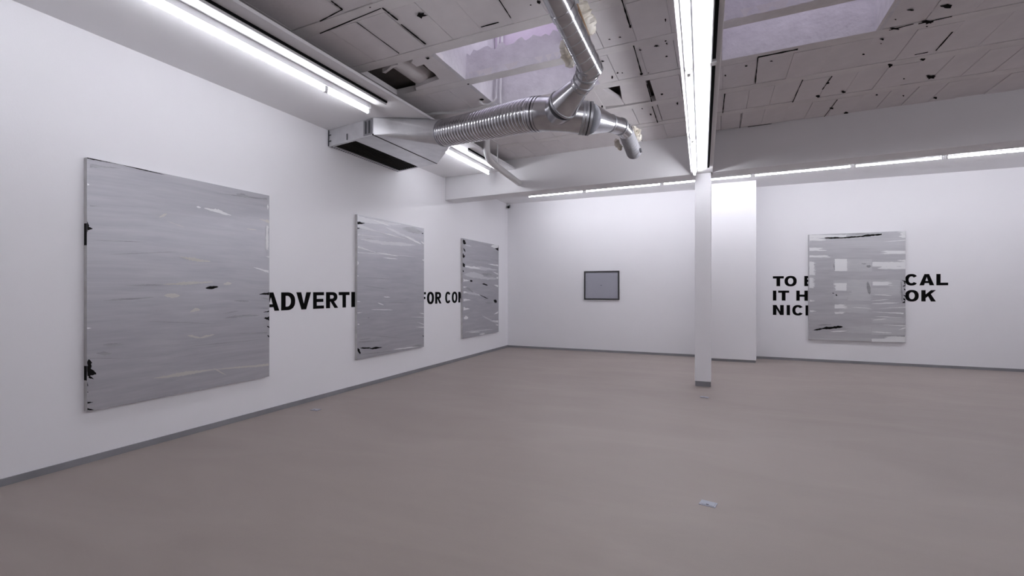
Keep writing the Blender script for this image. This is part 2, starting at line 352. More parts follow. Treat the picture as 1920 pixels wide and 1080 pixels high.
# skylight wells
for i, (x0, x1) in enumerate(WELL):
    b = MB(); t = .05; zt = 4.78
    b.box(x0 - t, x0, WY0 - t, WY1 + t, ZC - .001, zt, SH); b.box(x1, x1 + t, WY0 - t, WY1 + t, ZC - .001, zt, SH)
    b.box(x0, x1, WY0 - t, WY0, ZC - .001, zt, SH); b.box(x0, x1, WY1, WY1 + t, ZC - .001, zt, SH)
    win = struct(b.build('window_%d' % (i + 1), 'plaster'), ('rough plastered skylight shaft in the ceiling beside the metal duct' if i == 0 else 'rough plastered skylight shaft in the ceiling right of the overhead beam'), 'skylight')
    # upper lining with daylight tint in its lilac colour, ragged plaster line below it
    for (ya, yb, nm) in ((WY1 - .02, WY1, 'upper_lining'), (WY0, WY0 + .02, 'upper_lining')):
        n = 26; lo = [4.16 + random.uniform(-.03, .03) for _ in range(n + 1)]
        vs = []; fs = []
        for j in range(n + 1):
            xx = lerp(x0 + .01, x1 - .01, j / n)
            for yy in (ya, yb): vs += [(xx, yy - SH * xx, lo[j]), (xx, yy - SH * xx, zt - .03)]
        for j in range(n):
            o = 4 * j; fs += [(o, o + 4, o + 5, o + 1), (o + 2, o + 3, o + 7, o + 6), (o, o + 2, o + 6, o + 4), (o + 1, o + 5, o + 7, o + 3)]
        fs += [(0, 1, 3, 2), (4 * n, 4 * n + 2, 4 * n + 3, 4 * n + 1)]
        MB().add(vs, fs).build(nm, 'lilac', win)
    # cross bar carrying lumpy plaster
    yc0, yc1 = ys(1) + TL + .005, ys(2) - .005; n = 30; vs = []; fs = []
    hh = [4.10 + random.uniform(-.03, .035) for _ in range(n + 1)]
    for j in range(n + 1):
        xx = lerp(x0, x1, j / n)
        for yy, zz in ((yc0 - random.uniform(0, .012), ZC + .0), (yc1, ZC + .0), (yc1 - .02, hh[j]), (yc0 + .02, hh[j])): vs.append((xx, yy - SH * xx, zz))
    for j in range(n):
        o = 4 * j
        for a in range(4): fs.append((o + a, o + (a + 1) % 4, o + 4 + (a + 1) % 4, o + 4 + a))
    MB().add(vs, fs).build('cross_bar', 'plaster', win, smooth=True)
    MB().box(x0 - t, x1 + t, WY0 - t, WY1 + t, zt, zt + .012, SH).build('pane', 'glass', win)
    fr = MB(); fr.box((x0 + x1) / 2 - .02, (x0 + x1) / 2 + .02, WY0, WY1, zt - .04, zt - .001, SH); fr.build('glazing_bar', 'greyenamel', win)

# column
c0, c1 = onZ(1302.5, 724.5, 0), onZ(1333.5, 725, 0); cw = (c1 - c0).length; cyy = (c0.y + c1.y) / 2
colm = thing('column', (0, cyy, 0), 'square white steel column standing under the beam crossing', 'column'); colm['kind'] = 'structure'
xa, xb = c0.x, c1.x
MB().box(xa, xb, cyy, cyy + cw, .075, ZB).build('shaft', 'wall', colm, bevel=.006)
MB().box(xa + .006, xb - .006, cyy + .006, cyy + cw - .006, 0, .075).build('plinth', 'skirting', colm)

# ------------------------------------------------------------------ fluorescent battens
def batten(p, q, label, grp, zc, w_=.055, hh=.055, tm='tube', td=.042):
    """batten fixed to a soffit at height zc, tube from p to q (xy)"""
    p = Vector((p[0], p[1], 0)); q = Vector((q[0], q[1], 0)); d = (q - p).normalized(); n = Vector((-d.y, d.x, 0)); L = (q - p).length
    t = thing('fluorescent_light', (*((p + q) / 2).xy, zc), label, 'light', grp)
    def bx(name, m, s0, s1, hw, z0, z1):
        a, b_ = p + d * s0, p + d * s1
        qd = [a - n * hw, b_ - n * hw, b_ + n * hw, a + n * hw]
        return MB().hexa([(v.x, v.y, z0) for v in qd], [(v.x, v.y, z1) for v in qd]).build(name, m, t)
    bx('housing', 'white', -.015, L + .015, w_ / 2, zc - hh, zc - .0005)
    for s in (-.012, L - .013): bx('lamp_holder', 'white', s, s + .025, .014, zc - hh - td - .018, zc - hh)
    a, b_ = p + d * .013, p + d * (L - .013); z = zc - hh - td
    MB().sweep([(a.x, a.y, z), (b_.x, b_.y, z)], .014, 14).build('tube', tm, t, smooth=True)
    return t
XT = -3.735
LB = [((XT, 2.00), (XT, 3.79), 'long lit fluorescent tube on the left soffit above the largest painting'), ((XT, 3.81), (XT, 4.465), 'short lit fluorescent tube ending just before the air duct outlet box'),
      ((XT, 6.16), (XT, 7.66), 'lit fluorescent tube on the left soffit between the duct outlet box and the cross beam'), ((XT, .18), (XT, 1.98), 'assumed fluorescent tube on the left soffit, just out of view near the viewer')]  # last tube is unseen, assumed as extra light near the viewer
for p, q, l in LB: batten(p, q, l, 'tubes on the left soffit', ZS, tm='tube_soft')
for i, y in enumerate((-1.6, .3, 2.2, 4.1)):  # unseen row added to light the right side of the room
    batten((XR - 1.1, y), (XR - 1.1, y + 1.8), 'added fluorescent tube on the right soffit, unseen beyond the picture edge, %s' % ('furthest behind the viewer', 'second furthest behind the viewer', 'second from the cross beam', 'nearest the cross beam')[i], 'added tubes on the right soffit', ZS, tm='tube_soft')
zt = ZB - .1
def cpt(px, py): return onZ(px, py, ZB - .046)
j1, j2, j3 = cpt(1291.5, 137), cpt(1300, 263), cpt(1302.5, 328)
def cx(y): return j1.x + (j3.x - j1.x) * (y - j1.y) / (j3.y - j1.y)
for ya, yb, l in ((j2.y + .02, j3.y - .05, 'lit fluorescent tube under the overhead beam, the one reaching the column'), (j1.y + .02, j2.y - .02, 'lit fluorescent tube under the overhead beam, second from the column'),
                  (j1.y - 1.65, j1.y - .02, 'lit fluorescent tube under the overhead beam, cut by the top of the picture'), (j1.y - 3.3, j1.y - 1.68, 'assumed unseen fluorescent tube under the overhead beam, above the viewer')):  # last tube is unseen, assumed as extra light overhead
    batten((cx(ya), ya), (cx(yb), yb), l, 'tubes under the overhead beam', ZB, hh=.02, td=.026)
zt = ZS - .1
xs = [(989, 369), (1096.5, 359.5), (1242, 347), (1411, 331), (1598, 313), (1771, 296)]
bp = [onZ(x, y, zt) for x, y in xs]
sl = (bp[5].y - bp[0].y) / (bp[5].x - bp[0].x)
def bl(x): return bp[0].y + sl * (x - bp[0].x)
xs_ = [p.x for p in bp] + [bp[5].x + 1.55, bp[5].x + 3.0]
nm = ['leftmost', 'second from the left', 'third from the left, passing behind the column', 'fourth from the left, above the lettering', 'fifth from the left, above the silver painting', 'sixth from the left, at the picture edge', 'seventh from the left, near the side wall']
for i in range(7):
    xa_, xb_ = xs_[i] + .028, xs_[i + 1] - .028
    if xb_ > XR - .1: xb_ = XR - .1
    if xb_ - xa_ < .4: continue
    batten((xa_, bl(xa_)), (xb_, bl(xb_)), 'lit fluorescent tube behind the cross beam, ' + nm[i], 'tubes washing the back wall', ZS)

# electric track rails beside the tubes
def track(p, q, zc, label, joints=(), sw=.013):
    p = Vector((p[0], p[1], 0)); q = Vector((q[0], q[1], 0)); d = (q - p).normalized(); n = Vector((-d.y, d.x, 0)); L = (q - p).length
    t = thing('track_rail', (*((p + q) / 2).xy, zc), label, 'track', 'track rails beside the tubes')
    def bx(name, m, s0, s1, o0, o1, z0, z1):
        a, b_ = p + d * s0, p + d * s1
        qd = [a + n * o0, b_ + n * o0, b_ + n * o1, a + n * o1]
        return MB().hexa([(v.x, v.y, z0) for v in qd], [(v.x, v.y, z1) for v in qd]).build(name, m, t)
    bx('rail', 'white', 0, L, .004, .012, zc - .045, zc - .0005)
    bx('slot', 'black', 0, L, .004 - sw, .004, zc - .022, zc - .0005)
    for s in joints: bx('connector', 'white', s - .03, s + .03, -.001 - sw, .016, zc - .047, zc - .0005)
ta, tb = onZ(382, 0, ZS - .05), onZ(725, 198, ZS - .05)
track((tb.x, 1.7), (tb.x, tb.y), ZS, 'slim track rail with dark slot on the left soffit', (.03,))
track((tb.x, 6.45), (tb.x, 7.55), ZS, 'slim track rail on the left soffit behind the metal duct')
ca, cb = onZ(1342, 0, ZB - .05), onZ(1327, 320, ZB - .05); cm = onZ(1336.5, 121, ZB - .05)
c_e = ext(ca, cb, -1.0)
track((c_e.x, c_e.y), (cb.x, cb.y - .05), ZB, 'slim track rail with dark slot under the overhead beam', ((cm.y - c_e.y),), .026)

# ------------------------------------------------------------------ ventilation duct
duct = thing('ventilation_duct', (-1.7, 4.4, 3.17), 'galvanised metal ventilation duct with ribbed main, branches and flat outlet box', 'duct')
zb, ztp = 3.40, ZS - .004
A0, A1 = Vector((XL + .006, 4.985, 0)), Vector((-3.962, 4.83, 0)); B0, B1 = Vector((XL + .006, 6.53, 0)), Vector((-3.962, 6.32, 0))
def bil(u, v, z): p = (A0 * (1 - u) + A1 * u) * (1 - v) + (B0 * (1 - u) + B1 * u) * v; return (p.x, p.y, z)
def pl(mb, u0, u1, v0, v1, z0, z1): return mb.hexa([bil(u0, v0, z0), bil(u1, v0, z0), bil(u1, v1, z0), bil(u0, v1, z0)], [bil(u0, v0, z1), bil(u1, v0, z1), bil(u1, v1, z1), bil(u0, v1, z1)])
box = MB(); pl(box, 0, 1, 0, 1, zb + .03, ztp); pl(box, 0, .07, 0, 1, zb, zb + .03); pl(box, .57, 1, 0, 1, zb, zb + .03); pl(box, .07, .57, 0, .03, zb, zb + .03); pl(box, .07, .57, .97, 1, zb, zb + .03)
outlet = box.build('outlet_box', 'sheet', duct)
gr = MB(); pl(gr, .07, .57, .03, .97, zb + .022, zb + .0295); g = gr.build('grille', 'grille', duct)
for i in range(9):
    u = .10 + .052 * i; s_ = MB(); pl(s_, u, u + .012, .032, .968, zb + .004, zb + .02); s_.build('slat', 'grille', g)
sl_ = MB()
for i in range(34): v = .02 + .0285 * i; pl(sl_, .012, .05, v, v + .013, zb - .002, zb + .001)
sl_.build('slotted_edge', 'darkmetal', outlet)['kind'] = 'stuff'
ed = MB(); pl(ed, .985, 1.004, -.005, 1.0, zb - .004, zb + .012); ed.build('edge_flange', 'grille', outlet)
rv = MB(); pl(rv, .80, .985, -.006, .0, zb + .012, ztp - .01); rv.build('end_bracket', 'dull', outlet)
for u0, u1 in ((.84, .86), (.91, .94)): rv = MB(); pl(rv, u0, u1, -.012, -.004, zb + .03, ztp - .03); rv.build('bracket_bar', 'darkmetal', outlet)
for a in ((0, .012, zb, ztp), (.012, .06, zb + .06, zb + .07), (.012, .06, zb + .14, zb + .15), (.43, .44, zb + .02, zb + .1)): rv = MB(); pl(rv, a[0], a[1], -.007, 0, a[2], a[3]); rv.build('seam', 'darkmetal', outlet)
# rectangular to round transition
FA, FB = Vector((-3.18, 5.26, 3.45)), atD(1008, 214, 4.7); RM = .163
ax = (FB - FA).normalized(); sd = Vector((-ax.y, ax.x, 0)).normalized(); up = ax.cross(sd); up = up if up.z > 0 else -up
n = 8; cor = [Vector(bil(1.0, v, z)) for v, z in ((0, zb), (1, zb), (1, ztp), (0, ztp))]
cpt_ = lambda a: FA + (sd * math.cos(math.radians(a)) + up * math.sin(math.radians(a))) * RM
mids = [-90, 0, 90, 180]; tv = []; tf = []
for i in range(4):
    o = len(tv); tv += [cor[i], cor[(i + 1) % 4], cpt_(mids[i])]; tf.append((o, o + 1, o + 2))       # flat triangles
    o = len(tv); tv += [cor[i]] + [cpt_(mids[i] - 90 + 90 * k / n) for k in range(n + 1)]              # conical corners
    tf += [(o, o + k + 2, o + k + 1) for k in range(n)]
MB().add(tv, tf).build('transition', 'sheet', duct)
# ribbed main, curving into the branch body
def bez(P, n=10):
    out = []
    for i in range(len(P) - 1):
        p0 = P[max(i - 1, 0)]; p1 = P[i]; p2 = P[i + 1]; p3 = P[min(i + 2, len(P) - 1)]
        for k in range(n):
            t = k / n; out.append(.5 * ((2 * p1) + (p2 - p0) * t + (2 * p0 - 5 * p1 + 4 * p2 - p3) * t * t + (3 * p1 - p0 - 3 * p2 + p3) * t ** 3))
    out.append(P[-1]); return out
W1 = atD(1098, 222, 4.66); FM = atD(915, 232.5, 5.32)
cur = bez([FA - ax * .5, FA, FM, FB, W1], 96); main = cur[96:289]; body = cur[288:]
pts = []; rad = []
for i, p in enumerate(main): pts.append(p); rad.append(RM + (-.014, .0, .004, .005, .004, .0)[i % 6])
wd = (body[-1] - body[-12]).normalized(); fd = (body[4] - body[0]).normalized()
MB().sweep([FA - ax * .02, FA + ax * .02], RM + .008, 28).build('collar', 'dull', duct, smooth=True)
MB().sweep(pts, rad, 40).build('ribbed_main', 'flex', duct, smooth=True)
for o_ in (-.05, -.015, .02): MB().sweep([FB + fd * (o_ - .01), FB + fd * (o_ + .01)], RM + .007, 32).build('collar', 'metal', duct, smooth=True)
MB().sweep(body[::6], [RM - .012 * i / 16 for i in range(len(body[::6]))], 36).build('branch_body', 'metal', duct, smooth=True)
for s in (-.035, 0, .035):
    MB().sweep([W1 + wd * (s - .012), W1 + wd * (s + .012)], RM - .002, 32).build('collar', 'dull', duct, smooth=True)
# rising cone, elbow, spiral duct
E0 = atD(1056, 197, 4.44); E1 = atD(1089, 160, 4.22); EB = atD(1036, 219, 4.72); ed_ = (E1 - E0).normalized()
MB().sweep([EB, E0], [RM - .014, RM - .020], 36).build('branch_stub', 'metal', duct, smooth=True)
MB().sweep([E0, E1], [RM - .020, .088], 36).build('branch_cone', 'metal', duct, smooth=True)
MB().sweep([E0 - ed_ * .01, E0 + ed_ * .012], RM - .015, 36).build('seam_ring', 'dull', duct, smooth=True)
S0 = atD(1111, 136, 4.05); S1 = atD(1057, 22, 3.62); S2 = atD(1042, 2, 3.55); sp = (S1 - S0).normalized()
RS = .096
el = []
E2 = E1 + ed_ * .10
K = S0 - sp * .0
for i in range(13):
    t = i / 12; el.append(E1.lerp(E2, t).lerp(K.lerp(S0 + sp * .12, t), t * t * (3 - 2 * t)))
MB().sweep([E1 - ed_ * .02, E1 + ed_ * .04], .095, 28).build('collar', 'dull', duct, smooth=True)
MB().sweep(el, RS, 28).build('elbow', 'metal', duct, smooth=True)
for t in (3, 6, 9): MB().sweep([el[t] - (el[t + 1] - el[t]).normalized() * .008, el[t] + (el[t + 1] - el[t]).normalized() * .008], RS + .005, 28).build('seam_ring', 'dull', duct, smooth=True)
MB().sweep([S0, S1], RS, 32).build('spiral_duct', 'metal', duct, smooth=True)
hx = []; L = (S1 - S0).length; u = sp.orthogonal().normalized(); v = sp.cross(u); turns = L / .085
for i in range(int(turns * 24)):
    a = 2 * math.pi * i / 24; hx.append(S0 + sp * (L * i / (turns * 24)) + (u * math.cos(a) + v * math.sin(a)) * (RS + .0008))
MB().sweep(hx, .0022, 5).build('spiral_seam', 'dull', duct, smooth=True)
MB().sweep([S1 - sp * .03, S1 + sp * .03], RS + .008, 32).build('collar', 'metal', duct, smooth=True)
S3 = S1 + sp * .25; S4 = S3 + Vector((sp.x, sp.y, 0)) * .5 + Vector((0, 0, .02))
MB().sweep([S1, S1 + sp * .1, S3 + Vector((0, 0, -.01)), S3 + Vector((sp.x * .15, sp.y * .15, .10)), S3 + Vector((sp.x * .18, sp.y * .18, .30))], RS + .004, 28).build('end_elbow', 'metal', duct, smooth=True)
# foam and timber edge packed above the spiral duct
def blob_row(pts, r, name, seed):
    random.seed(seed); mb = MB(); n = 14; rr = []; pp = []
    P = [Vector(p) for p in pts]
    for i in range(22):
        t = i / 21; f = t * (len(P) - 1); k = min(int(f), len(P) - 2)
        pp.append(P[k].lerp(P[k + 1], f - k) + Vector((random.uniform(-.01, .01),) * 3)); rr.append(r * random.uniform(.7, 1.15) * (math.sin(math.pi * (t * .9 + .05)) ** .35))
    return mb.sweep(pp, rr, n).build(name, 'foam', duct, smooth=True)
blob_row([atD(1084, 0, 3.78), atD(1098, 32, 3.86), atD(1110, 62, 3.95)], .062, 'foam', 3)
blob_row([atD(1056, 78, 4.15), atD(1062, 100, 4.2), atD(1072, 124, 4.25)], .05, 'foam', 5)
MB().sweep([atD(1081, 6, 3.70), atD(1105, 70, 3.88)], .010, 6).build('timber_edge', 'wood', duct)
MB().sweep([atD(1060, 82, 4.08), atD(1084, 127, 4.18)], .010, 6).build('timber_edge', 'wood', duct)
MB().sweep([atD(1079, -4, 3.60), atD(1081, 7, 3.62)], .022, 10).build('hanger', 'dull', duct)
# far reducer, elbow and grey hose
R0 = atD(1103, 223, 4.67); R1 = atD(1142, 231, 4.92); R2 = atD(1163, 237, 5.08); R3 = atD(1173, 247, 5.20)
MB().sweep([R0, R1], [RM - .012, .088], 32).build('reducer_cone', 'metal', duct, smooth=True)
MB().sweep([R1 - (R1 - R0).normalized() * .01, R1 + (R1 - R0).normalized() * .012], .093, 28).build('collar', 'dull', duct, smooth=True)
MB().sweep([R1, R1.lerp(R2, .6), R2, R3], [.087, .087, .086, .080], 28).build('elbow', 'metal', duct, smooth=True)
MB().sweep([R2 - (R2 - R1).normalized() * .012, R2 + (R2 - R1).normalized() * .012], .092, 28).build('collar', 'dull', duct, smooth=True)
MB().sweep([atD(1180, 234, 5.1), atD(1181, 243, 5.12)], .014, 8).build('clamp', 'darkmetal', duct)
MB().sweep([atD(1138, 246, 4.96), atD(1141, 239, 4.94)], .02, 8).build('clamp', 'darkmetal', duct)
H0, H1 = R3, atD(1188.5, 285, 5.75); pts = []; rad = []
for i in range(57):
    t = i / 56; pts.append(H0.lerp(H1, t)); rad.append(  .074 + .010 * t + .006 * math.sin(i * math.pi / 3))
hd = (H1 - H0).normalized()
for r_, o_ in ((.078, .02), (.06, .04), (.02, .05)): pts.append(H1 + hd * o_); rad.append(r_)
MB().sweep(pts, rad, 26).build('grey_hose', 'hose', duct, smooth=True)
MB().sweep([atD(1200, 278, 5.6), atD(1202, 286, 5.6)], .012, 8).build('clamp', 'darkmetal', duct)
blob_row([atD(1186, 240, 5.5), atD(1193, 252, 5.55), atD(1196, 263, 5.6)], .055, 'foam', 11)
blob_row([atD(1155, 262, 5.6), atD(1160, 272, 5.65), atD(1164, 280, 5.7)], .032, 'foam', 12)
random.seed(21)

# conduits down the skylight shaft and across the tiles
yw = WY1 + SH * 2.1 - .05
xc1 = onY(931, 170, yw).x; xc2 = onY(938, 170, yw).x
zc_ = ZC - .035
P1 = [Vector((xc1 + .03, yw, 4.7)), Vector((xc1, yw, 3.95)), onZ(929, 186, ZC + .01), onZ(917, 195, zc_), onZ(905, 194.5, zc_), onZ(900, 190, zc_)]
o = MB().sweep(bez(P1), .013, 10).build('conduit', 'pipe', smooth=True); o['label'] = 'white conduit hooking out of the skylight shaft beside the duct'; o['category'] = 'conduit'; o['group'] = 'conduits by the skylight'
P2 = [Vector((xc2 + .03, yw, 4.7)), Vector((xc2, yw, 3.9)), Vector((xc2 + .01, yw, 3.70))]
o = MB().sweep(bez(P2), .016, 10).build('conduit', 'pipe', smooth=True); o['label'] = 'white conduit dropping straight from the skylight shaft behind the ribbed duct'; o['category'] = 'conduit'; o['group'] = 'conduits by the skylight'
P3 = [onZ(778, 213, zc_), onZ(800, 214.5, zc_), onZ(816, 212.5, zc_), onZ(850, 211, zc_), onZ(880, 206, zc_), onZ(905, 200, zc_), onZ(932, 196, zc_)]
o = MB().sweep(bez(P3), .017, 10).build('conduit', 'pipe', smooth=True); o['label'] = 'thin white conduit running along the tiles from the soffit to the skylight'; o['category'] = 'conduit'; o['group'] = 'conduits by the skylight'

# white drain pipe dropping beside the soffit and running into the cross beam
xp = XS + .075
pp = [Vector((xp, 6.62, ZC - .006)), Vector((xp, 6.62, 3.66)), Vector((xp, 6.64, 3.57)), Vector((xp, 6.70, 3.50)), Vector((xp, 6.80, 3.465)), Vector((xp, 7.3, 3.42)), Vector((xp + .01, by(xp) + .03, 3.36))]
t = thing('drain_pipe', (xp, 6.62, ZC), 'white drain pipe bending along the left soffit into the cross beam', 'pipe')
MB().sweep(bez(pp, 6), .052, 20).build('pipe', 'pipe', t, smooth=True)
MB().sweep([(xp + .02, 6.98, ZC - .004), (xp + .02, 6.98, 3.46)], .009, 8).build('hanger', 'pipe', t)

# ------------------------------------------------------------------ paintings
DEP = .045; layer = [0]
def canvas(name, plane, corners, label, cat, grp, m):
    """corners in pixels: tl, tr, bl, br; plane = ('X', wall) or ('Y', wall)"""
    if plane[0] == 'X':
        xf = plane[1] + DEP; P = [onX(*c_, xf) for c_ in corners]
        a0 = (P[0].y + P[2].y) / 2; a1 = (P[1].y + P[3].y) / 2
    else:
        yf = plane[1] - DEP; P = [onY(*c_, yf) for c_ in corners]
        a0 = (P[0].x + P[2].x) / 2; a1 = (P[1].x + P[3].x) / 2
    layer[0] = 0; zt_ = (P[0].z + P[1].z) / 2; zb_ = (P[2].z + P[3].z) / 2
    print(name, 'size', round(a1 - a0, 3), round(zt_ - zb_, 3), 'z', round(zb_, 3), round(zt_, 3))
    if plane[0] == 'X':
        org = (plane[1], (a0 + a1) / 2, zb_); t = thing(name, org, label, cat, grp)
        MB().box(plane[1] + .001, xf - .001, a0, a1, zb_, zt_).build('stretched_canvas', 'canvas', t)
        MB().box(xf - .001, xf, a0, a1, zb_, zt_).build('painted_face', m, t, org=(xf, (a0 + a1) / 2, zb_))
    else:
        org = ((a0 + a1) / 2, plane[1], zb_); t = thing(name, org, label, cat, grp)
        MB().box(a0, a1, yf + .001, plane[1] - .001, zb_, zt_).build('stretched_canvas', 'canvas', t)
        MB().box(a0, a1, yf, yf + .001, zb_, zt_).build('painted_face', m, t, org=((a0 + a1) / 2, yf, zb_))
    return t, (plane[0], plane[1] + DEP if plane[0] == 'X' else plane[1] - DEP, a0, a1, zb_, zt_)

def strokes(t, fr, name, m, items):
    """brush marks given by pixel end points and width: (x0, y0, x1, y1, width, sag)"""
    ax_, pl_, a0, a1, zb_, zt_ = fr; layer[0] += 1; name = name[:-1]; off = .0006 + .0004 * layer[0]
    un = (lambda x, y: onX(x, y, pl_)) if ax_ == 'X' else (lambda x, y: onY(x, y, pl_))
    for q_, it in enumerate(items):
        off += 1.2e-5; x0, y0, x1, y1, w_ = it[:5]; sag = it[5] if len(it) > 5 else 0; blunt = it[6] if len(it) > 6 else .6
        n = max(8, int(math.hypot(x1 - x0, y1 - y0) / 3)); U = []; D = []
        ph = random.uniform(0, 9); cc = lambda p: p.y if ax_ == 'X' else p.x
        if len(it) < 7 and abs(x1 - x0) > abs(y1 - y0):
            m_ = (a1 - a0) * .02
            if cc(un(x1, y1)) > a1 - m_: x0, y0, x1, y1 = x1, y1, x0, y0; blunt = -.7      # drag marks start at the edge
            elif cc(un(x0, y0)) < a0 + m_: blunt = -.7
        for i in range(n + 1):
            t_ = i / n; pw = max(.03, math.sin(math.pi * min(max(t_, .0), 1.))) ** blunt if blunt > 0 else max(.04, 1 - t_) ** -blunt
            am = min(1.0, 7.0 / max(w_, .1)); jag = 1 + random.uniform(-.35, .2) * am + .2 * am * math.sin(t_ * 11 + ph); j2_ = 1 + random.uniform(-.35, .2) * am
            x = lerp(x0, x1, t_); y = lerp(y0, y1, t_) + sag * 4 * t_ * (1 - t_)
            if abs(x1 - x0) >= abs(y1 - y0): a, b_ = un(x, y - w_ / 2 * pw * jag), un(x, y + w_ / 2 * pw * j2_)
            else: a, b_ = un(x + w_ / 2 * pw * jag, y), un(x - w_ / 2 * pw * j2_, y)
            U.append(a); D.append(b_)
        vs = []
        for p in U + D:
            c_ = p.y if ax_ == 'X' else p.x; c_ = min(max(c_, a0 + .001), a1 - .001); z = min(max(p.z, zb_ + .001), zt_ - .001)
            vs.append((pl_ + off, c_, z) if ax_ == 'X' else (c_, pl_ - off, z))
        N = n + 1
        MB().add(vs, [(i, N + i, N + i + 1, i + 1) for i in range(n)]).build(name, m, t)

def patches(t, fr, name, m, items):
    """dragged patches of paint in pixels: (x0, y0, x1, y1, left bristle length, right bristle length)"""
    ax_, pl_, a0, a1, zb_, zt_ = fr; layer[0] += 1; off = .0006 + .0004 * layer[0]
    for x0, y0, x1, y1, jl, jr in items:
        off += 1.2e-5; n = max(5, int((y1 - y0) / .9)); L = []; R = []
        for i in range(n + 1):
            y = lerp(y0, y1, i / n); e = .5 if i in (0, n) else 1
            L.append((x0 + jl * random.uniform(-.5, .6) * e, y)); R.append((x1 + jr * random.uniform(-.7, .5) * e, y))
        k = max(3, int((x1 - x0) / 5))
        T_ = [(lerp(L[0][0], R[0][0], j / k), y0 + random.uniform(-.5, .5)) for j in range(1, k)]
        B_ = [(lerp(R[-1][0], L[-1][0], j / k), y1 + random.uniform(-.5, .5)) for j in range(1, k)]
        poly = L[::-1] + T_ + R + B_; vs = []
        for x, y in poly:
            p = onY(x, y, pl_); vs.append((min(max(p.x, a0 + .001), a1 - .001), pl_ - off, min(max(p.z, zb_ + .001), zt_ - .001)))
        MB().add(vs, [tuple(range(len(vs)))]).build(name, m, t)

random.seed(5)
t, fr = canvas('painting', ('X', XL), [(163, 295), (505, 367), (163, 771), (505, 706)], 'largest looking silver-grey painting, nearest on the left wall, before the word fragment ADVERTI', 'painting', 'silver paintings', 'silverY')
mpx = lambda x, y: (130 + x * .4813, 270 + y * .4815)
def mp(items):
    r = []
    for it in items:
        a, b_ = mpx(it[0], it[1]), mpx(it[2], it[3]); r.append((*a, *b_, it[4] * .48, *((it[5] * .48,) + tuple(it[6:]) if len(it) > 5 else ())))
    return r
strokes(t, fr, 'smoky_strokes', 'pdark', mp([(80, 85, 200, 95, 12), (80, 240, 120, 243, 8), (220, 551, 370, 549, 7), (130, 610, 330, 597, 7), (130, 783, 210, 780, 12), (105, 815, 165, 815, 14), (600, 680, 740, 668, 9, -4),
       (80, 835, 240, 833, 3), (640, 610, 700, 612, 6), (620, 740, 770, 735, 5), (90, 375, 300, 382, 4), (160, 430, 420, 420, 4), (560, 190, 770, 215, 8), (600, 660, 660, 650, 4), (650, 195, 700, 205, 14), (300, 690, 560, 700, 3), (450, 790, 760, 760, 3),
       (740, 598, 776, 604, 8), (740, 640, 777, 640, 6)]))
strokes(t, fr, 'cream_strokes', 'pcream', mp([(430, 438, 550, 457, 12, 3), (365, 547, 560, 537, 11), (600, 545, 632, 543, 12), (370, 590, 430, 590, 18), (470, 655, 510, 645, 14, -4), (460, 745, 510, 755, 9), (505, 755, 565, 742, 9), (330, 912, 560, 878, 14), (540, 880, 776, 860, 10),
       (740, 292, 778, 303, 12), (350, 285, 380, 272, 10), (690, 330, 730, 335, 4), (380, 300, 450, 325, 2), (610, 900, 560, 872, 6)]))
strokes(t, fr, 'white_strokes', 'pwhite', mp([(525, 250, 630, 278, 14, -2), (495, 244, 512, 248, 8), (770, 318, 770, 412, 10, 0, .08), (718, 480, 776, 498, 10), (765, 438, 778, 440, 7), (773, 235, 773, 255, 6), (70, 157, 78, 159, 9), (68, 717, 86, 717, 7)]))
strokes(t, fr, 'black_marks', 'pblack', mp([(530, 561, 580, 556, 12), (66, 300, 66, 345, 20), (62, 328, 90, 330, 22), (76, 838, 80, 875, 18), (64, 872, 104, 897, 26), (70, 885, 104, 893, 40), (75, 905, 95, 915, 12), (70, 1008, 92, 1005, 8), (70, 1032, 95, 1036, 9),
       (64, 52, 200, 80, 8), (200, 80, 370, 120, 4), (758, 678, 778, 680, 16), (740, 585, 778, 582, 12), (755, 655, 777, 652, 6), (772, 708, 778, 716, 8), (770, 745, 778, 750, 8), (66, 965, 74, 967, 5), (68, 925, 72, 945, 3)]))
MB().box(XL + .004, XL + DEP - .001, fr[2] - .0008, fr[2] - .0002, onX(161, 460, XL + .02).z, onX(161, 419, XL + .02).z).build('edge_smear', 'pblack', t)
MB().box(XL + .004, XL + DEP - .001, fr[2] - .0008, fr[2] - .0002, onX(161, 713, XL + .02).z, onX(161, 686, XL + .02).z).build('edge_smear', 'pblack', t)

t, fr = canvas('painting', ('X', XL), [(670, 403), (795, 427), (670, 673), (795, 651)], 'middle silver-grey painting on the left wall, between ADVERTI and FOR COM', 'painting', 'silver paintings', 'silverY')
mpx = lambda x, y: (640 + x * .2778, 390 + y * .2778)
def mp2(items, s):
    r = []
    for it in items:
        a, b_ = mpx(it[0], it[1]), mpx(it[2], it[3]); r.append((*a, *b_, it[4] * s, *((it[5] * s,) + tuple(it[6:]) if len(it) > 5 else ())))
    return r
strokes(t, fr, 'pale_strokes', 'ppale', mp2([(110, 70, 400, 110, 40, 8), (110, 120, 250, 160, 30), (130, 210, 500, 250, 26, 8), (300, 130, 540, 240, 18), (110, 300, 520, 330, 10), (110, 180, 320, 200, 12)], .278))
strokes(t, fr, 'smoky_strokes', 'pdark', mp2([(410, 135, 550, 165, 38), (150, 205, 230, 212, 6), (150, 525, 330, 550, 6), (120, 890, 200, 880, 6), (115, 905, 300, 895, 8), (200, 860, 420, 880, 4), (480, 935, 550, 925, 16), (120, 990, 400, 960, 5), (175, 740, 190, 742, 8), (160, 470, 330, 480, 4), (250, 640, 500, 640, 4)], .278))
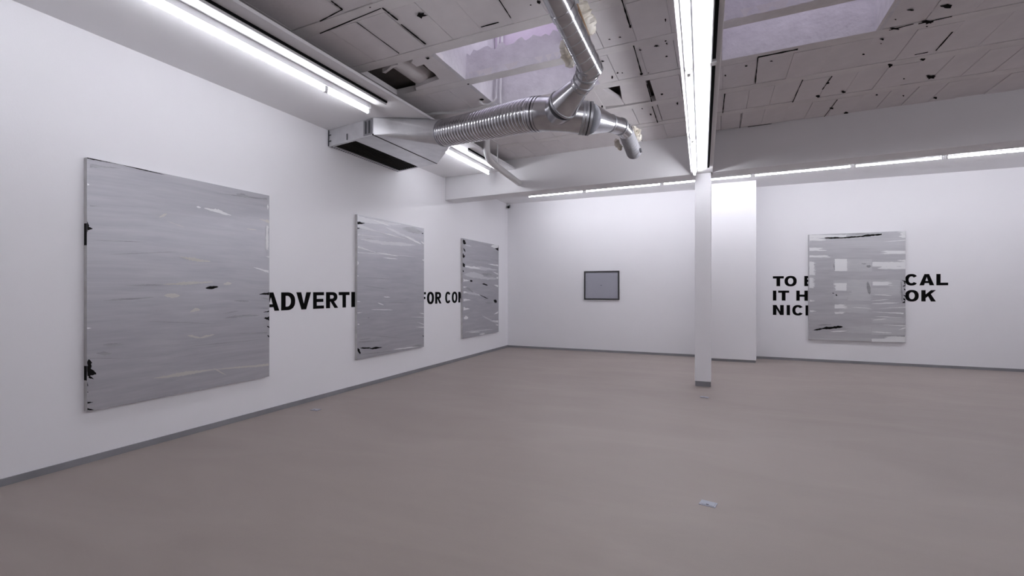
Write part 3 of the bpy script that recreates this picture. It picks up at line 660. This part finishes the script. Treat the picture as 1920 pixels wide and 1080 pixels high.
strokes(t, fr, 'white_strokes', 'pwhite', mp2([(215, 80, 330, 122, 9), (110, 262, 245, 305, 12), (240, 300, 380, 325, 9), (235, 155, 430, 208, 7), (430, 190, 540, 245, 12), (280, 335, 380, 345, 6), (106, 370, 116, 372, 40), (106, 630, 130, 632, 9), (106, 708, 140, 705, 7), (110, 785, 124, 785, 9), (108, 458, 116, 459, 8), (500, 803, 556, 805, 7), (510, 770, 556, 785, 5), (525, 708, 556, 715, 7), (470, 735, 556, 738, 4),
       (285, 600, 330, 602, 6), (200, 685, 350, 688, 5), (245, 640, 285, 655, 8), (535, 225, 556, 240, 14), (545, 350, 556, 352, 12), (350, 955, 520, 935, 7)], .278))
strokes(t, fr, 'black_marks', 'pblack', mp2([(104, 100, 158, 104, 22), (104, 138, 126, 136, 12), (110, 945, 125, 985, 22), (125, 945, 200, 945, 10), (190, 950, 275, 940, 14), (540, 172, 552, 172, 9), (545, 862, 556, 865, 8)], .278))

t, fr = canvas('painting', ('X', XL), [(867.5, 447), (935, 460), (867.5, 635), (935, 622)], 'smallest looking silver painting, beside the far corner after FOR COM', 'painting', 'silver paintings', 'silverY')
mpx = lambda x, y: (840 + x * .2778, 370 + y * .2778)
strokes(t, fr, 'pale_strokes', 'ppale', mp2([(110, 470, 335, 490, 22), (110, 520, 240, 530, 40), (110, 640, 220, 660, 18), (110, 320, 160, 330, 10), (180, 540, 335, 550, 20), (110, 910, 300, 890, 12), (210, 925, 250, 918, 16), (230, 800, 330, 850, 12)], .278))
strokes(t, fr, 'smoky_strokes', 'pdark', mp2([(225, 518, 300, 522, 16), (110, 600, 170, 640, 16), (250, 712, 300, 712, 10), (240, 690, 275, 680, 8), (140, 420, 300, 430, 4)], .278))
strokes(t, fr, 'white_strokes', 'pwhite', mp2([(290, 330, 338, 330, 40), (108, 465, 220, 480, 14), (270, 450, 338, 460, 12), (104, 560, 145, 562, 20), (104, 605, 128, 606, 12), (104, 640, 130, 640, 18), (104, 692, 152, 692, 18), (104, 752, 145, 752, 22), (106, 815, 136, 812, 26), (296, 832, 338, 838, 16), (310, 590, 338, 600, 16), (310, 790, 338, 775, 14), (215, 925, 250, 920, 10), (140, 912, 220, 908, 6), (300, 500, 338, 520, 10), (200, 655, 225, 665, 6), (320, 860, 338, 862, 10), (325, 540, 338, 545, 16)], .278))
strokes(t, fr, 'black_marks', 'pblack', mp2([(104, 285, 112, 318, 22), (98, 378, 106, 410, 20), (98, 440, 110, 472, 24), (98, 490, 104, 505, 10), (318, 345, 340, 352, 24), (148, 563, 165, 565, 14), (230, 583, 268, 594, 12), (208, 656, 272, 686, 6), (308, 697, 330, 705, 26), (104, 340, 116, 370, 8)], .278))

t, fr = canvas('painting', ('Y', YB2), [(1515.5, 441), (1698.5, 432), (1516.5, 636), (1697, 643)], 'patchy silver and white painting on the right wall over the three-line lettering', 'painting', 'silver paintings', 'silverX')
mpx = lambda x, y: (1480 + x * .2407, 410 + y * .2407)
def pm(L): return [(*mpx(i[0], i[1]), *mpx(i[2], i[3]), i[4] * .241, i[5] * .241) for i in L]
patches(t, fr, 'pale_patch', 'ppale', pm([(440, 108, 720, 135, 8, 20), (452, 316, 645, 410, 4, 4), (345, 478, 452, 625, 20, 4), (455, 474, 640, 640, 4, 4), (644, 474, 872, 612, 4, 40), (400, 668, 625, 730, 50, 60), (640, 775, 900, 812, 30, 20),
        (450, 840, 640, 890, 40, 6), (160, 930, 640, 952, 3, 4), (640, 850, 905, 905, 6, 20)]))
patches(t, fr, 'silver_patch', 'silverX', pm([(170, 170, 906, 235, 70, 4), (210, 410, 906, 468, 40, 4), (640, 600, 906, 640, 60, 10), (180, 745, 906, 772, 60, 10), (165, 260, 900, 284, 90, 30), (300, 560, 480, 600, 60, 40), (640, 520, 780, 540, 40, 90)]))
patches(t, fr, 'white_patch', 'pwhite', pm([(158, 126, 445, 150, 2, 6), (158, 150, 262, 172, 2, 60), (156, 226, 265, 250, 2, 70), (156, 286, 312, 302, 2, 60), (354, 314, 450, 408, 4, 3), (646, 338, 906, 372, 3, 4), (700, 372, 906, 392, 50, 4), (840, 96, 908, 122, 90, 2), (866, 122, 908, 148, 40, 2), (720, 250, 908, 274, 90, 2), (156, 335, 198, 440, 2, 26), (156, 460, 190, 540, 2, 26),
        (352, 502, 446, 560, 24, 4), (648, 492, 800, 520, 4, 70), (642, 936, 908, 962, 6, 3), (760, 912, 908, 938, 60, 2), (350, 668, 440, 700, 10, 40), (352, 726, 425, 742, 10, 40)]))
strokes(t, fr, 'white_strokes', 'pwhite', mp2([(640, 725, 890, 738, 12), (160, 640, 200, 640, 14), (160, 720, 210, 720, 18), (640, 662, 860, 655, 9), (320, 880, 450, 875, 10), (650, 790, 760, 780, 8), (850, 865, 906, 850, 14), (840, 325, 906, 328, 18), (480, 690, 640, 700, 6), (640, 880, 800, 890, 10), (730, 180, 905, 168, 7), (660, 590, 800, 600, 8), (700, 700, 906, 690, 7), (660, 760, 880, 772, 6), (700, 826, 906, 835, 8), (640, 640, 780, 628, 6)], .241))
strokes(t, fr, 'smoky_strokes', 'pdark', mp2([(600, 372, 636, 370, 22), (610, 490, 625, 590, 30), (180, 870, 300, 850, 16), (220, 830, 330, 825, 10), (345, 350, 352, 400, 10), (560, 350, 600, 352, 8), (340, 580, 350, 582, 8), (690, 910, 900, 915, 8), (870, 480, 880, 660, 14), (445, 120, 700, 118, 8)], .241))
strokes(t, fr, 'black_marks', 'pblack', mp2([(275, 150, 420, 148, 14, 2, .25), (410, 150, 560, 138, 11, 0, .12), (550, 138, 720, 122, 14, 0, .12), (250, 856, 415, 842, 22, 0, .4), (190, 868, 260, 858, 14), (360, 592, 374, 600, 12), (335, 580, 345, 582, 7), (875, 480, 905, 492, 14), (898, 488, 908, 525, 14), (880, 528, 905, 520, 12), (895, 545, 906, 560, 16), (885, 595, 906, 605, 14), (890, 620, 908, 640, 22), (880, 655, 900, 648, 18)], .241))

# small framed picture on the back wall
P = [onY(*c_, YB - .035) for c_ in ((1095, 508.5), (1161, 507.5), (1161, 562.5), (1095, 561.5))]
x0, x1, z0, z1 = P[0].x, P[1].x, (P[2].z + P[3].z) / 2, (P[0].z + P[1].z) / 2
t = thing('framed_picture', ((x0 + x1) / 2, YB, z0), 'small plain grey picture in a thin dark frame on the back wall', 'picture')
f_ = .03
for a in ((x0, x1, z1 - f_, z1), (x0, x1, z0, z0 + f_), (x0, x0 + f_, z0 + f_, z1 - f_), (x1 - f_, x1, z0 + f_, z1 - f_)):
    MB().box(a[0], a[1], YB - .035, YB - .001, a[2], a[3]).build('frame_rail', 'frame', t, bevel=.003)
pr = MB().box(x0 + f_, x1 - f_, YB - .02, YB - .012, z0 + f_, z1 - f_).build('print', 'print', t)
xm = lerp(x0, x1, .49); zm = lerp(z0, z1, .5)
MB().box(xm - .012, xm + .012, YB - .0205, YB - .02, zm - .006, zm + .006).build('centre_mark', 'frame', pr)

# ------------------------------------------------------------------ wall lettering
def ell(cx_, cy_, rx, ry, a0, a1, n, p=2.3):
    out = []
    for i in range(n + 1):
        a = math.radians(lerp(a0, a1, i / n)); c_, s_ = math.cos(a), math.sin(a)
        out.append((cx_ + rx * math.copysign(abs(c_) ** (2 / p), c_), cy_ + ry * math.copysign(abs(s_) ** (2 / p), s_)))
    return out
def strip(o, i): return [[o[k], o[k + 1], i[k + 1], i[k]] for k in range(len(o) - 1)]
def R_(x0, x1, y0, y1): return [(x0, y0), (x1, y0), (x1, y1), (x0, y1)]
def glyph(ch, sw, sh):
    """heavy grotesque capitals in a unit box; sw, sh = stem and bar thickness"""
    e = (1 - sh) / 2, (1 + sh) / 2
    if ch == 'I': return [R_(0, 1, 0, 1)]
    if ch == 'T': return [R_(0, 1, 1 - sh, 1), R_(.5 - sw / 2, .5 + sw / 2, 0, 1 - sh)]
    if ch == 'L': return [R_(0, sw, 0, 1), R_(sw, 1, 0, sh)]
    if ch == 'E': return [R_(0, sw, 0, 1), R_(sw, 1, 0, sh), R_(sw, .94, *e), R_(sw, 1, 1 - sh, 1)]
    if ch == 'F': return [R_(0, sw, 0, 1), R_(sw, .9, .42, .42 + sh), R_(sw, 1, 1 - sh, 1)]
    if ch == 'H': return [R_(0, sw, 0, 1), R_(1 - sw, 1, 0, 1), R_(sw, 1 - sw, *e)]
    if ch == 'N': return [R_(0, sw, 0, 1), R_(1 - sw, 1, 0, 1), [(sw, 1), (sw, .62), (1 - sw, 0), (1 - sw, .38)]]
    if ch == 'M': return [R_(0, sw * .8, 0, 1), R_(1 - sw * .8, 1, 0, 1), [(sw * .8, 1), (sw * .8, .45), (.42, 0), (.5, .35)], [(1 - sw * .8, 1), (.5, .35), (.58, 0), (1 - sw * .8, .45)], [(.42, 0), (.58, 0), (.5, .35)]]
    if ch == 'V': k = sw * 1.12; return [[(0, 1), (k, 1), (.5, .33), (.5, 0), (.5 - k / 2, 0)], [(1, 1), (.5 + k / 2, 0), (.5, 0), (.5, .33), (1 - k, 1)]]
    if ch == 'A':
        k = sw * 1.08; b0, b1 = .2, .2 + sh; xl = lambda y: k + (.5 - k) * y / .74 if y < .74 else .5
        return [[(0, 0), (k, 0), (xl(b0), b0), (xl(b1), b1), (.5, .74), (.5, 1), (.5 - k / 2, 1)], [(1, 0), (.5 + k / 2, 1), (.5, 1), (.5, .74), (1 - xl(b1), b1), (1 - xl(b0), b0), (1 - k, 0)], [(xl(b0), b0), (1 - xl(b0), b0), (1 - xl(b1), b1), (xl(b1), b1)]]
    if ch == 'K': return [R_(0, sw, 0, 1), [(sw, .30), (sw, .62), (.66, 1), (1, 1)][::1], [(.40, .62), (.62, .72), (1, 0), (.66, 0)]]
    if ch == 'O': return strip(ell(.5, .5, .5, .52, 0, 360, 40), ell(.5, .5, .5 - sw, .52 - sh * .95, 0, 360, 40, 2.1))
    if ch == 'C': return strip(ell(.5, .5, .5, .52, 34, 326, 34), ell(.5, .5, .5 - sw, .52 - sh * .95, 40, 320, 34, 2.1))
    if ch == 'D': return [R_(0, sw, 0, 1)] + strip([(sw, 1)] + ell(.42, .5, .58, .5, 90, -90, 24) + [(sw, 0)], [(sw, 1 - sh)] + ell(.42, .5, .58 - sw, .5 - sh, 90, -90, 24, 2.1) + [(sw, sh)])
    bowl = lambda y0, y1, xr, s2: strip([(sw, y1)] + ell(.5, (y0 + y1) / 2, xr - .5, (y1 - y0) / 2, 90, -90, 16) + [(sw, y0)], [(sw, y1 - s2)] + ell(.5, (y0 + y1) / 2, xr - .5 - sw * .92, (y1 - y0) / 2 - s2, 90, -90, 16, 2.1) + [(sw, y0 + s2)])
    if ch == 'R': return [R_(0, sw, 0, 1)] + bowl(.40, 1, .95, sh) + [[(.36, .42), (.64, .44), (1.02, 0), (.70, 0)]]
    if ch == 'B': return [R_(0, sw, 0, 1)] + bowl(.52 - sh / 2, 1, .92, sh) + bowl(0, .52 + sh / 2, 1, sh)
def letter(ch, t, wall, px0, px1, z0, z1, sw, sh):
    if wall == 'X': a, b_ = onX(px0, 560, XL).y, onX(px1, 560, XL).y
    else: a, b_ = onY(px0, 545, YB2).x, onY(px1, 545, YB2).x
    mb = MB()
    for poly in glyph(ch, sw, sh):
        n = len(poly); P2_ = [(lerp(a, b_, p[0]), lerp(z0, z1, p[1])) for p in poly]
        if wall == 'X': vs = [(XL + .0004, p[0], p[1]) for p in P2_] + [(XL + .0022, p[0], p[1]) for p in P2_]
        else: vs = [(p[0], YB2 - .0004, p[1]) for p in P2_] + [(p[0], YB2 - .0022, p[1]) for p in P2_]
        mb.add(vs, [tuple(range(n)), tuple(range(2 * n - 1, n - 1, -1))] + [(i, (i + 1) % n, n + (i + 1) % n, n + i) for i in range(n)])
    return mb.build('letter', 'vinyl', t)
def words(label, wall, rows, loc):
    t = thing('wall_lettering', loc, label, 'lettering', 'black wall lettering')
    for row in rows:
        (za, zb_), ls = row
        for ch, p0, p1, sw, sh in ls: letter(ch, t, wall, p0, p1, za, zb_, sw, sh)
zA = (onX(560, 579.0, XL).z, onX(560, 548.2, XL).z); zA = (1.2, 1.42)
words('black capitals reading ADVERTI on the left wall between the two nearest paintings', 'X', [(zA, [('A', 491.5, 523.5, .27, .16), ('D', 527.1, 553.3, .31, .2), ('V', 555.5, 583, .29, .2), ('E', 587, 607.3, .33, .19), ('R', 611.2, 633.5, .33, .19), ('T', 635, 655.3, .32, .2), ('I', 658.7, 667.3, 1, 1)])], (XL, 3.9, 1.3))
zF = (1.19, 1.41)
words('black capitals reading FOR COM on the left wall between the middle and far paintings', 'X', [(zF, [('F', 788.5, 798.5, .36, .19), ('O', 800.5, 813.6, .31, .2), ('R', 815.8, 827.4, .34, .19), ('C', 834.7, 844.9, .31, .2), ('O', 847, 857.5, .31, .2), ('M', 859.2, 874, .3, .2)])], (XL, 6.4, 1.3))
def zr(x, y): return onY(x, y, YB2).z
r1, r2, r3 = [(zr(1470, b_), zr(1470, a)) for a, b_ in ((517.8, 536.6), (544.8, 563.6), (572, 590.8))]
words('three lines of black capitals TO, IT H and NIC left of the patchy painting', 'Y', [(r1, [('T', 1449.1, 1469.6, .34, .23), ('O', 1471, 1493.8, .28, .22), ('B', 1508, 1529, .27, .22)]), (r2, [('I', 1449.1, 1455.7, 1, 1), ('T', 1459, 1479.7, .34, .22), ('H', 1493, 1514.7, .30, .22)]), (r3, [('N', 1449.1, 1469.5, .33, .2), ('I', 1475, 1481.2, 1, 1), ('C', 1485.5, 1506.6, .28, .22), ('E', 1510.3, 1530, .34, .21)])], (.95, YB2, 1.3))
q1, q2 = [(zr(1740, b_), zr(1740, a)) for a, b_ in ((513.8, 535), (544, 565.2))]
words('black capitals CAL above OK on the wall right of the patchy painting', 'Y', [(q1, [('C', 1697, 1721, .28, .23), ('A', 1723.7, 1751.7, .29, .19), ('L', 1755.6, 1777.8, .36, .23)]), (q2, [('O', 1697, 1722.6, .29, .22), ('K', 1727.4, 1754.8, .30, .08)])], (3.6, YB2, 1.4))

# ------------------------------------------------------------------ small fittings
t = thing('security_camera', (XL + .1, YB, 3.5), 'tiny dark security camera high in the far left corner', 'camera')
MB().box(XL + .02, XL + .075, YB - .014, YB - .001, 3.565, 3.60).build('wall_bracket', 'greyenamel', t)
MB().sweep([(XL + .05, YB - .01, 3.58), (XL + .055, YB - .06, 3.545)], .008, 8).build('arm', 'darkmetal', t)
MB().sweep([(XL + .04, YB - .02, 3.545), (XL + .075, YB - .13, 3.515)], .032, 16).build('body', 'darkmetal', t, smooth=True)
MB().sweep([(XL + .075, YB - .13, 3.515), (XL + .079, YB - .142, 3.512)], .024, 16).build('lens', 'black', t, smooth=True)

def outlet_(cx_, cy_, label, s=1.0, rot=-.2):
    p = onZ(cx_, cy_, 0); t = thing('floor_outlet', (p.x, p.y, 0), label, 'outlet', 'floor outlets'); t.rotation_euler = (0, 0, rot)
    wv, hv = .052 * s, .040 * s
    def pb(name, m, x0, x1, y0, y1, z0, z1):
        o = MB().box(x0, x1, y0, y1, z0, z1).build(name, m); o.parent = t; return o
    pb('plate', 'outlet', -wv, wv, -hv, hv, 0.0, .004); pb('lid', 'outlet', -wv * .8, wv * .8, -hv * .75, hv * .8, .004, .006); pb('finger_notch', 'frame', -wv * .18, wv * .14, -hv * .7, -hv * .4, .006, .0066)
outlet_(1328, 945, 'grey metal floor outlet plate in the foreground floor')
outlet_(592, 768.5, 'grey floor outlet plate beside the left wall skirting', 1.0, .1)
outlet_(1321, 745, 'grey floor outlet plate just in front of the column', 1.0)
